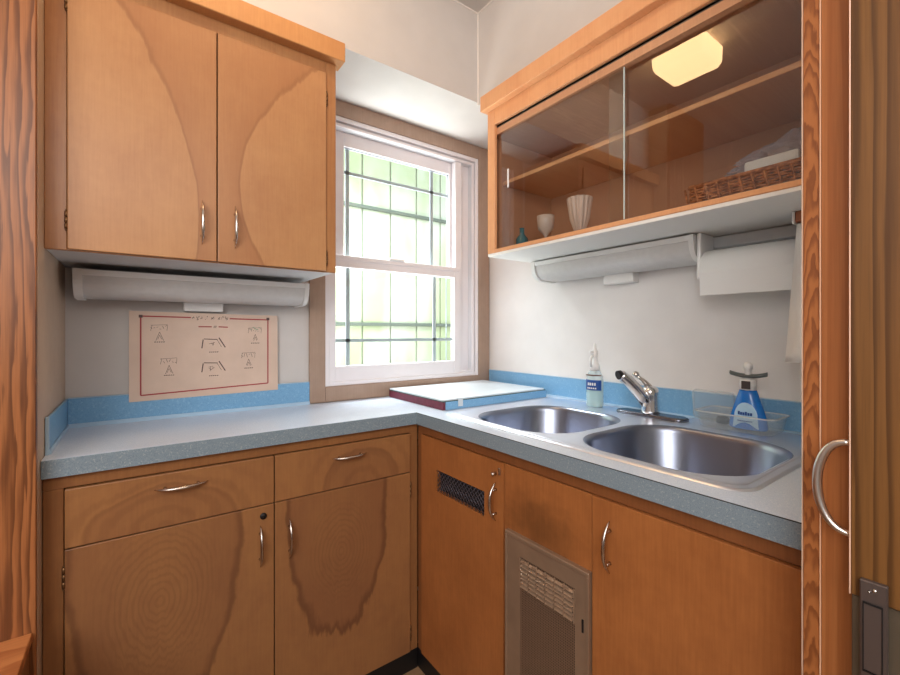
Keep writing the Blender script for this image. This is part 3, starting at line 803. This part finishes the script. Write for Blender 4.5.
# ------------------------------------------------------------------ clear tray with soap bottle
ty0, ty1, tx0, tx1 = .408, .590, 1.345, 1.462
tr = thing('plastic_tray', 'clear plastic tray behind the right bowl, holding the blue soap', 'tray', (1.40, .49, RZ))
mb = MB(); rings = []
for o_, z in ((.004, .0005), (0, .004), (-.007, .046), (-.009, .048), (-.006, .050), (-.003, .047), (.003, .008), (.008, .004)):
    rings.append([(x, y, RZ+z+.0004) for x, y in rrect(tx0+o_, tx1-o_, ty0+o_, ty1-o_, .022, 6)])
mb.loops(rings); build('tub', mb, M['clear'], tr)
mb = MB(); rr = []
for o_, z in ((-.0075, .046), (-.012, .047), (-.012, .050), (-.0065, .0505)):
    rr.append([(x, y, RZ+z) for x, y in rrect(tx0+o_, tx1-o_, ty0+o_, ty1-o_, .026, 6)])
mb.loops(rr+[rr[0]], False, False); build('rim', mb, M['clear_rim'], tr)
ld = thing('container_lid', 'clear plastic lid leaning on the backsplash left of the soap', 'lid', (1.46, .60, RZ))
t = MB(); t.prism(rrect(-.062, .062, 0, .095, .012, 4), 'z', -.0012, .0012)
ring = [rrect(-.062+i, .062-i, 0+i, .095-i, .012, 4) for i in (0, 0, .004, .004)]
t.loops([[(x, y, z) for x, y in l] for l, z in zip(ring+[ring[0]], (-.0012, .006, .006, -.0012, -.0012))], False, False)
bmesh.ops.transform(t.bm, verts=t.bm.verts, matrix=Matrix.Translation((1.4755, .598, RZ+.001)) @ Matrix.Rotation(PI/2, 4, 'Z') @ Matrix.Rotation(math.radians(84), 4, 'X'))
build('lid', t, M['clear'], ld)

sx_, sy_ = 1.405, .480
so = thing('soap_bottle', 'blue dish soap bottle with arched label standing in the clear tray', 'bottle', (sx_, sy_, RZ+.005))
z0 = RZ+.0055
mb = MB(); rings = []
for h, wy, wx in ((0, .047, .022), (.004, .050, .024), (.03, .046, .023), (.06, .036, .021), (.085, .027, .018), (.098, .022, .015), (.100, .013, .012)):
    rings.append([(sx_+wx*math.cos(2*PI*k/28), sy_+wy*math.sin(2*PI*k/28), z0+h) for k in range(28)])
mb.loops(rings); build('bottle', mb, M['blue_soap'], so)
mb = MB()    # arched label on the camera-facing side
arch = []
for k in range(13):
    a = PI*k/12; arch.append((sy_+.030*math.cos(a), z0+.030+.038*math.sin(a)))
arch = [(sy_+.033, z0+.004)]+arch+[(sy_-.033, z0+.004)]
def surfx(y, z):
    h = z-z0
    pr = ((0, .047, .022), (.004, .050, .024), (.03, .046, .023), (.06, .036, .021), (.085, .027, .018))
    for (h0, a0, b0), (h1, a1, b1) in zip(pr, pr[1:]):
        if h <= h1: tt = (h-h0)/(h1-h0); wy, wx = a0+(a1-a0)*tt, b0+(b1-b0)*tt; break
    return sx_-wx*math.sqrt(max(0, 1-((y-sy_)/wy)**2))-.0012
t = bmesh.new(); cv = t.verts.new((surfx(sy_, z0+.03), sy_, z0+.03)); vs = [t.verts.new((surfx(y, z), y, z)) for y, z in arch]
for a, b2 in zip(vs, vs[1:]+vs[:1]): t.faces.new((cv, a, b2))
bmesh.ops.subdivide_edges(t, edges=[e_ for e_ in t.edges if cv in e_.verts], cuts=3)
for v in t.verts: v.co.x = surfx(v.co.y, v.co.z)
mb.join(t); build('label', mb, M['arch_label'], so)
mb = MB()
for k in range(6):
    y = sy_+.016-.0062*k; z = z0+.040; mb.box(surfx(y, z)-.001, surfx(y, z), y-.0024, y+.0024, z-.004, z+.003+(.002 if k in (0, 3) else 0), 0)
for k in range(7):
    y = sy_+.017-.0055*k; z = z0+.022; mb.box(surfx(y, z)-.001, surfx(y, z), y-.002, y+.002, z-.002, z+.001, 0)
build('label_writing', mb, M['navy'], so)
mb = MB(); mb.lathe([(.0005, .099), (.021, .099), (.021, .124), (.015, .128), (.008, .130), (.008, .150), (.011, .152), (.012, .160), (.009, .167), (.0005, .169)], (sx_, sy_, z0), 'z', 20)
build('pump', mb, M['white_plastic'], so)
mb = MB(); mb.box(sx_-.0225, sx_-.0205, sy_-.013, sy_+.010, z0+.102, z0+.122, .0005); build('neck_label', mb, plain('dark_neck_label', (70, 60, 60), .5), so)
sc = MB(); rings = []           # curved dark scrubber disc pushed over the pump
for i in range(13):
    y = sy_+(-.048+.096*i/12); cvz = .007*((y-sy_)/.048)**2; hw = .026*math.sqrt(max(.03, 1-((y-sy_)/.0485)**2)); th = .0055
    rings.append([(sx_-hw, y, z0+.1335+cvz), (sx_, y, z0+.1335+cvz+th), (sx_+hw, y, z0+.1335+cvz), (sx_, y, z0+.1335+cvz-th)])
sc.loops(rings); build('pump_collar', sc, plain('dark_rubber_collar', (92, 98, 98), .3), so, 'dark curved dish under the pump head')
mb = MB(); mb.lathe([(.0005, 0), (.016, .001), (.018, .010), (.014, .020), (.0005, .022)], (1.425, .553, RZ+.0055), 'z', 18)
build('sink_plug', mb, plain('dark_rubber', (44, 56, 66), .5), None, 'small dark rubber sink plug lying inside the clear tray', category='plug')

# ------------------------------------------------------------------ under cabinet lights
def under_light(label, P, length, flip_axis, box_a0, box_a1, box_z, wall):
    """P(u along, d out from wall side, z) -> xyz"""
    lo = [P(0, 0, 0), P(length, 0, 0)]
    t = thing('under_cabinet_light', label, 'light', P(length/2, .14, .0), 'fluorescent fixtures under the wall cabinets')
    def ext(prof, a0, a1, smooth=False):
        mb = MB(); r = [[P(a, d, z) for d, z in prof] for a in (a0, a1)]
        mb.loops(r, True, True, smooth); return mb
    housing = [(.010, -.004), (.150, -.004), (.150, -.020), (.146, -.020), (.146, -.008), (.010, -.008)]
    build('housing', ext(housing, 0, length), M['fixture'], t)
    prof = [(.1455, -.009), (.1455, -.020)]
    for k in range(9):
        a = PI/2*k/8; prof.append((.080+.064*math.cos(a)**.8, -.022-.056*math.sin(a)))
    prof += [(.020, -.079), (.020, -.009)]
    build('diffuser', ext(prof, .008, length-.008, False), M['diffuser'], t, 'ribbed grey lens')
    cap = [(.152, -.003), (.152, -.024)]
    for k in range(9):
        a = PI/2*k/8; cap.append((.082+.068*math.cos(a)**.8, -.024-.058*math.sin(a)))
    cap += [(.014, -.083), (.014, -.003)]
    for a0, a1 in ((-.012, .008), (length-.008, length+.006)): build('end_cap', ext(cap, a0, a1), M['fixture'], t)
    return t
under_light('slim grey fluorescent light above the red-bordered poster', lambda a, d, z: (-.128+a, W-d-.004, .178+z), .628, 'x', 0, 0, 0, 0)
under_light('slim white fluorescent light mounted above the sink', lambda a, d, z: (S-d-.006, 1.245-a, .297+z), .636, 'y', 0, 0, 0, 0)
mb = MB(); mb.box(.128, .246, W-.032, W-.001, .070, .112, .003); mb.box(.15, .155, W-.034, W-.031, .078, .104, .0005)
o = build('cable_box', mb, M['fixture'], None, 'small white cable box on the wall above the poster', category='box')
mb = MB(); mb.box(S-.045, S-.001, .862, .985, .183, .222, .003); 
o = build('cable_box', mb, M['fixture'], None, 'small white cable box on the wall above the faucet', category='box')

# ------------------------------------------------------------------ poster
po = thing('poster', 'beige paper chart with red border and small drawings taped on left wall', 'poster', (.205, W-.02, -.222))
py = W-.0185
def pz(x, top=True):
    t_ = (x+.018)/.45; return (.067+(.061-.067)*t_) if top else (-.222+(-.217+.222)*t_)
mb = MB(); mb.prism([(-.018, -.222), (.432, -.217), (.430, .061), (-.018, .067)], 'y', py, py+.0006)
build('sheet', mb, M['paper'], po)
def stroke(mb, a, b_, w_=.0012):
    a = Vector((a[0], 0, a[1])); b_ = Vector((b_[0], 0, b_[1])); d_ = (b_-a); 
    if d_.length < 1e-6: return
    n_ = Vector((-d_.z, 0, d_.x)).normalized()*w_/2
    t = bmesh.new(); vs = [t.verts.new((q.x, py-.0005, q.z)) for q in (a+n_, b_+n_, b_-n_, a-n_)]; t.faces.new(vs); mb.join(t)
mb = MB(); q = [(.012, .051), (.396, .045), (.396, -.190), (.012, -.203)]
for a, b2 in ((q[1], q[2]), (q[2], q[3]), (q[3], q[0])): stroke(mb, a, b2, .0042)
stroke(mb, q[0], (.150, .049), .0042); stroke(mb, (.268, .047), q[1], .0042)
stroke(mb, (.172, .018), (.212, .018), .0035); stroke(mb, (.233, .018), (.262, .017), .0035)
build('border', mb, M['red_ink'], po, 'red border line')
mb = MB()
for x in (.012, .396):
    mb = MB(); mb.box(x-.005, x+.005, py-.0012, py-.0006, .044 if x > .2 else .046, .053 if x > .2 else .055, 0)
    build('corner_mark', mb, M['black_ink'], po)
mb = MB()
R = random.Random(11)
x = .152                      # heading: separate hand-lettered characters, not legible in the photograph
for k, wd in enumerate((.010, .010, .009, .009, 0, .010, 0, .007, .010, .010)):
    if wd:
        for j in range(3):
            a = (x+R.random()*wd, .041+R.random()*.014); b2 = (x+R.random()*wd, .041+R.random()*.014)
            stroke(mb, a, b2, .0018)
    x += wd+.003 if wd else .008
    if not wd: build('heading', mb, M['black_ink'], po); mb = MB()
build('heading', mb, M['black_ink'], po); mb = MB()
for k in range(3): stroke(mb, (.218+.003*k, .014), (.220+.003*k, .022), .0013)
def drawing(cx, cz, s_, kind):
    mb = MB()
    if kind == 'stand':
        stroke(mb, (cx, cz), (cx-.010*s_, cz-.028*s_)); stroke(mb, (cx, cz), (cx+.011*s_, cz-.028*s_)); stroke(mb, (cx, cz-.010), (cx-.005, cz-.024), .001); stroke(mb, (cx, cz-.010), (cx+.006, cz-.024), .001)
        for k in range(6):
            a = R.random()*PI; stroke(mb, (cx+(-.024+.008*k), cz+.008+R.random()*.014), (cx+(-.020+.008*k), cz+.006+R.random()*.018), .0011)
        stroke(mb, (cx-.024, cz+.022), (cx+.022, cz+.024), .0009); stroke(mb, (cx-.024, cz+.004), (cx-.020, cz+.022), .0009); stroke(mb, (cx+.020, cz+.004), (cx+.022, cz+.022), .0009)
    else:
        stroke(mb, (cx-.036, cz-.026), (cx-.032, cz+.004), .0032); stroke(mb, (cx-.030, cz+.006), (cx+.012, cz+.004), .0026); stroke(mb, (cx+.016, cz+.010), (cx+.036, cz-.024), .0034)
        stroke(mb, (cx+.010, cz+.004), (cx+.024, cz-.022), .0012)
        for k in range(6): stroke(mb, (cx-.016+R.random()*.02, cz-.024+R.random()*.02), (cx-.016+R.random()*.02, cz-.024+R.random()*.02), .0011)
    build_after.append(mb)
    for k in range(5): stroke(mb, (cx-.014+.006*k, cz-.034-(.006 if kind != 'stand' else -.001)), (cx-.010+.006*k, cz-.033-(.006 if kind != 'stand' else -.001)), .0026)
build_after = []
drawing(.062, .000, 1, 'stand'); drawing(.088, -.110, 1, 'stand'); drawing(.352, -.008, .7, 'stand'); drawing(.330, -.098, .8, 'stand')
drawing(.218, -.030, 1, 'arch'); drawing(.218, -.112, 1, 'arch')
build('heading', mb, M['black_ink'], po)
for mb in build_after: build('drawing', mb, M['black_ink'], po)
mb = MB()
for k in range(6): stroke(mb, (.338+.005*k, .006+R.random()*.012), (.342+.005*k, .004+R.random()*.014), .003)
build('green_mark', mb, M['green_ink'], po)

# ------------------------------------------------------------------ paper towel, towel, bracket
pt = thing('paper_towel_roll', 'white paper towel roll hanging from the display cabinet underside', 'paper towel', (1.40, .47, .18))
mb = MB(); mb.lathe([(.020, 0), (.058, 0), (.060, .002), (.060, .264), (.058, .266), (.020, .266)], (1.405, .320, .186), 'y', 32)
build('roll', mb, M['towelpaper'], pt)
mb = MB(); mb.prism([(1.3455, .19), (1.3465, .19), (1.350, .108), (1.349, .108)], 'y', .321, .585); build('loose_sheet', mb, M['towelpaper'], pt)
hd = thing('paper_towel_holder', 'white plastic holder bracket at the left end of the paper roll', 'holder', (1.41, .61, .29))
mb = MB(); mb.box(1.36, 1.452, .588, .600, .160, .2985, .005, 2); mb.lathe([(.0005, 0), (.022, 0), (.026, .003), (.022, .006), (.0005, .008)], (1.405, .594, .19), 'y', 18)
build('end_arm', mb, M['white_plastic'], hd)
build('back_plate', MB().box(1.462, S-.001, .30, .600, .262, .2975, .003), M['shelfpaint'], hd)
build('rod', MB().lathe([(.008, 0), (.008, .30)], (1.405, .302, .19), 'y', 12), M['white_plastic'], hd)
mb = MB(); mb.box(1.315, 1.338, .32, .349, .272, .2985, .002)
br = build('towel_bracket', mb, plywood('bracket_wood', (170, 110, 80), (130, 80, 56), 'yz'), None, 'small wooden bracket under the display cabinet beside the jamb', category='bracket')
mb = MB(); mb.box(1.312, 1.340, .3492, .354, .268, .2985, .001)
build('painted_face', mb, M['white_plastic'], br, 'white painted end')
mb = MB(); rings = []
for k in range(15):
    z = .268-.345*k/14; y1 = .347+.024*k/14; ring = []
    for j in range(9):
        y = y1-(y1-.22)*j/8; ring.append((1.322+.006*math.sin(j*1.7)*(.3+k/14), y, z))
    for j in range(8, -1, -1):
        y = y1-(y1-.22)*j/8; ring.append((1.325+.006*math.sin(j*1.7)*(.3+k/14), y, z))
    rings.append(ring)
mb.loops(rings); build('dish_towel', mb, M['cloth'], None, 'white cloth towel hanging beside the right jamb', category='towel')

for o in list(so.children):
    for v in o.data.vertices: v.co = Vector((v.co.x*.97, v.co.y*.97, v.co.z*1.12))
# ------------------------------------------------------------------ things inside the display cabinet
SZ = .3205
m, nt, b = mat('wicker'); e = NB(nt)
u, v = coords(nt, e, 'yz')
n = e.noise(e.comb(e.math('MULTIPLY', u, 60), 1.0, e.math('MULTIPLY', v, 90)), 1.0, 3)
nt.links.new(e.mix(e.smooth(n, .35, .65), lin((212, 138, 88)), lin((142, 80, 48))), b.inputs['Base Color']); b.inputs['Roughness'].default_value = .55
M['wicker'] = m
bk = thing('wicker_basket', 'low brown wicker basket at the right end of the cabinet floor', 'basket', (1.30, .40, SZ))
y0_, y1_, x0_, x1_, h_ = .235, .545, 1.20, 1.42, .062
mb = MB(); mb.box(x0_, x1_, y0_, y1_, SZ+.0005, SZ+.006, 0)
def wavewall(mb, P, length, rows, amp=.0028, t_=.0035):
    for r in range(rows):
        z = SZ+.008+r*(h_-.008)/rows; pts = []; N = int(length/.006)
        for k in range(N+1):
            pts.append(P(length*k/N, amp*math.sin(k*PI/2+(r % 2)*PI), z))
        mb.tube(pts, t_, 5)
wavewall(mb, lambda a, d, z: (x0_+d, y0_+a, z), y1_-y0_, 8); wavewall(mb, lambda a, d, z: (x1_+d, y0_+a, z), y1_-y0_, 8)
wavewall(mb, lambda a, d, z: (x0_+a, y0_+d, z), x1_-x0_, 8); wavewall(mb, lambda a, d, z: (x0_+a, y1_+d, z), x1_-x0_, 8)
build('weave', mb, M['wicker'], bk)
mb = MB()
for y in [y0_+(y1_-y0_)*k/12 for k in range(13)]: mb.tube([(x0_-.004, y, SZ+.002), (x0_-.004, y+.012, SZ+h_)], .0028, 6)
cs = [(x0_, y0_), (x0_, y1_), (x1_, y1_), (x1_, y0_), (x0_, y0_)]
for a, b2 in zip(cs, cs[1:]): mb.tube([(a[0], a[1], SZ+h_+.003), (b2[0], b2[1], SZ+h_+.003)], .0065, 8)
build('rim', mb, M['wicker'], bk)
pk = MB(); pk.box(1.215, 1.305, .315, .425, SZ+.055, SZ+.100, .006, 2)
build('white_package', pk, M['white_plastic'], None, 'white paper packet lying in the wicker basket', category='packet')
t = bmesh.new(); bmesh.ops.create_icosphere(t, subdivisions=5, radius=1)
from mathutils import noise as mnoise
for v in t.verts:
    p = v.co.copy(); k = 1.02+.28*mnoise.noise(p*2.2)-.30*abs(mnoise.noise(p*4.5))-.16*abs(mnoise.noise(p*10))+.06*mnoise.noise(p*22)
    v.co = Vector((p.x*.055*k, p.y*.16*k, max(-.05, p.z*.075*k)))
    v.co.z *= 1-.45*max(0, min(1, (v.co.y)/.16)); v.co += Vector((1.385, .37, SZ+.128))
mb = MB(); mb.join(t, smooth=False); build('plastic_bag', mb, M['film'], None, 'crumpled clear plastic bag heaped in the wicker basket', category='bag')
def vase(c, prof, m_, label, nm='vase'):
    mb = MB(); mb.lathe(prof, c, 'z', 28); return build(nm, mb, m_, None, label, category=nm.replace('_', ' '))
vp = [(.0005, 0), (.024, 0), (.025, .004), (.010, .012), (.010, .020), (.020, .040), (.032, .075), (.037, .110), (.042, .145), (.043, .150), (.040, .150), (.034, .11), (.028, .075), (.014, .04), (.0005, .03)]
mv, nt, b = mat('pink_fluted_vase'); e = NB(nt); b.inputs['Base Color'].default_value = lin((216, 190, 174)); b.inputs['Roughness'].default_value = .3
mb = MB(); rings = []
for r, h in vp: rings.append([(1.26+(r*(1+.05*math.cos(14*a)))*math.cos(a), .945+(r*(1+.05*math.cos(14*a)))*math.sin(a), SZ+h) for a in [2*PI*k/84 for k in range(84)]])
mb.loops(rings); build('vase', mb, mv, None, 'tall pale pink fluted vase behind the left glass pane', category='vase')
gp_ = [(.0005, 0), (.020, 0), (.021, .003), (.005, .008), (.004, .040), (.012, .050), (.026, .062), (.029, .085), (.030, .100), (.028, .100), (.026, .085), (.022, .065), (.0005, .055)]
vase((1.30, 1.135, SZ), [(r*1.15, h*1.35) for r, h in gp_], M['vase'], 'small pale stemmed goblet left of the pink vase', 'goblet')
vase((1.24, 1.205, SZ), [(.0005, 0), (.022, 0), (.024, .01), (.024, .05), (.010, .068), (.009, .09), (.011, .092), (.0005, .093)], M['teal'], 'dark teal glass bottle at the left end of the cabinet', 'glass_bottle')

# ------------------------------------------------------------------ ceiling lamp of the room (seen mirrored in the pane)
lp = thing('ceiling_lamp', 'square frosted glass ceiling lamp glowing warm yellow', 'lamp', (.253, .957, CE))
build('canopy', MB().box(.165, .341, .868, 1.046, CE-.012, CE-.001, .003), M['lampbase'], lp)
mb = MB(); mb.loops([[(x, y, z) for x, y in rrect(.253-h, .253+h, .957-h, .957+h, .018, 4)] for h, z in ((.100, CE-.013), (.114, CE-.020), (.112, CE-.085), (.104, CE-.105))])
build('shade', mb, M['lamp'], lp, 'lit frosted glass shade')

# ------------------------------------------------------------------ right foreground cupboard
cu = thing('tall_cupboard', 'dark brown wooden cupboard door with chrome handle at the right edge', 'cupboard', (.9, -.1, FL))
mcd = fir('cupboard_door_wood', (122, 82, 42), (80, 50, 24), 'yz', su=190, sv=1.6, seed=5.5, contrast=.85, warp=.9)
build('carcass', MB().box(.705, 1.25, -.42, .1185, FL+.001, CE-.002), mcd, cu)
dr = build('door', MB().box(.680, .7035, -.40, .1275, -.309, CE-.01, .0012), mcd, cu)
build('door_edge', MB().box(.6795, .7030, .1275, .1288, -.309, CE-.01, .0004), plain('lit_door_edge', (236, 196, 170), .35), dr)  # light catching the door edge, painted as a pale strip
hz = -.188
pts = []
for k in range(25):
    a = PI*k/24; pts.append((.692, .1285+.0325*math.sin(a)**.8, hz+.055*math.cos(a)))
mb = MB(); mb.tube(pts, [.0036+.0016*math.sin(PI*k/24) for k in range(25)], 10, flat=1.0)
build('handle', mb, plain('satin_aluminium', (222, 216, 210), .3, 1.0), dr, 'D-shaped satin metal handle')
mp = build('metal_panel', MB().box(.686, .7035, -.40, .1278, FL+.03, -.311, .001), M['gunmetal'], cu, 'dark grey metal lower panel')
mb = MB()
mb.box(.672, .6795, .0955, .1185, -.42, -.284, .0012); mb.box(.6705, .6722, .0995, .1150, -.385, -.310, .0004)
lt = build('latch', mb, M['gunmetal_plate'], mp, 'grey latch plate')
mb = MB(); 
for a0, a1, b0, b1 in ((.0990, .1000, -.386, -.309), (.1145, .1155, -.386, -.309), (.099, .1155, -.3872, -.3855), (.099, .1155, -.3095, -.3078)): mb.box(.6698, .6712, a0, a1, b0, b1, 0)
build('groove', mb, M['dark'], lt)
mb = MB(); mb.lathe([(.0005, 0), (.0022, 0), (.0018, -.0015), (.0005, -.002)], (.672, .1055, -.2925), 'x', 10); mb.lathe([(.0005, 0), (.0018, 0), (.0005, -.0016)], (.672, .1100, -.2955), 'x', 10)
build('screws', mb, M['chrome'], lt)

# ------------------------------------------------------------------ left foreground ledge
lg = thing('wooden_ledge', 'low orange fir ledge in front of the dark fir panel at lower left', 'ledge', (-.4, 1.0, FL))
mlt = fir('ledge_top_wood', (206, 134, 80), (166, 92, 48), 'yx', su=40, sv=3, seed=2.5, contrast=.7)
build('top', MB().box(-.60, -.176, .60, 1.2455, -.652, -.632, .0015), mlt, lg)
build('side_panel', MB().box(-.60, -.180, .62, 1.2455, FL+.001, -.652), plywood('ledge_side_wood', (150, 100, 62), (112, 68, 40), 'yz', seed=1.1), lg)
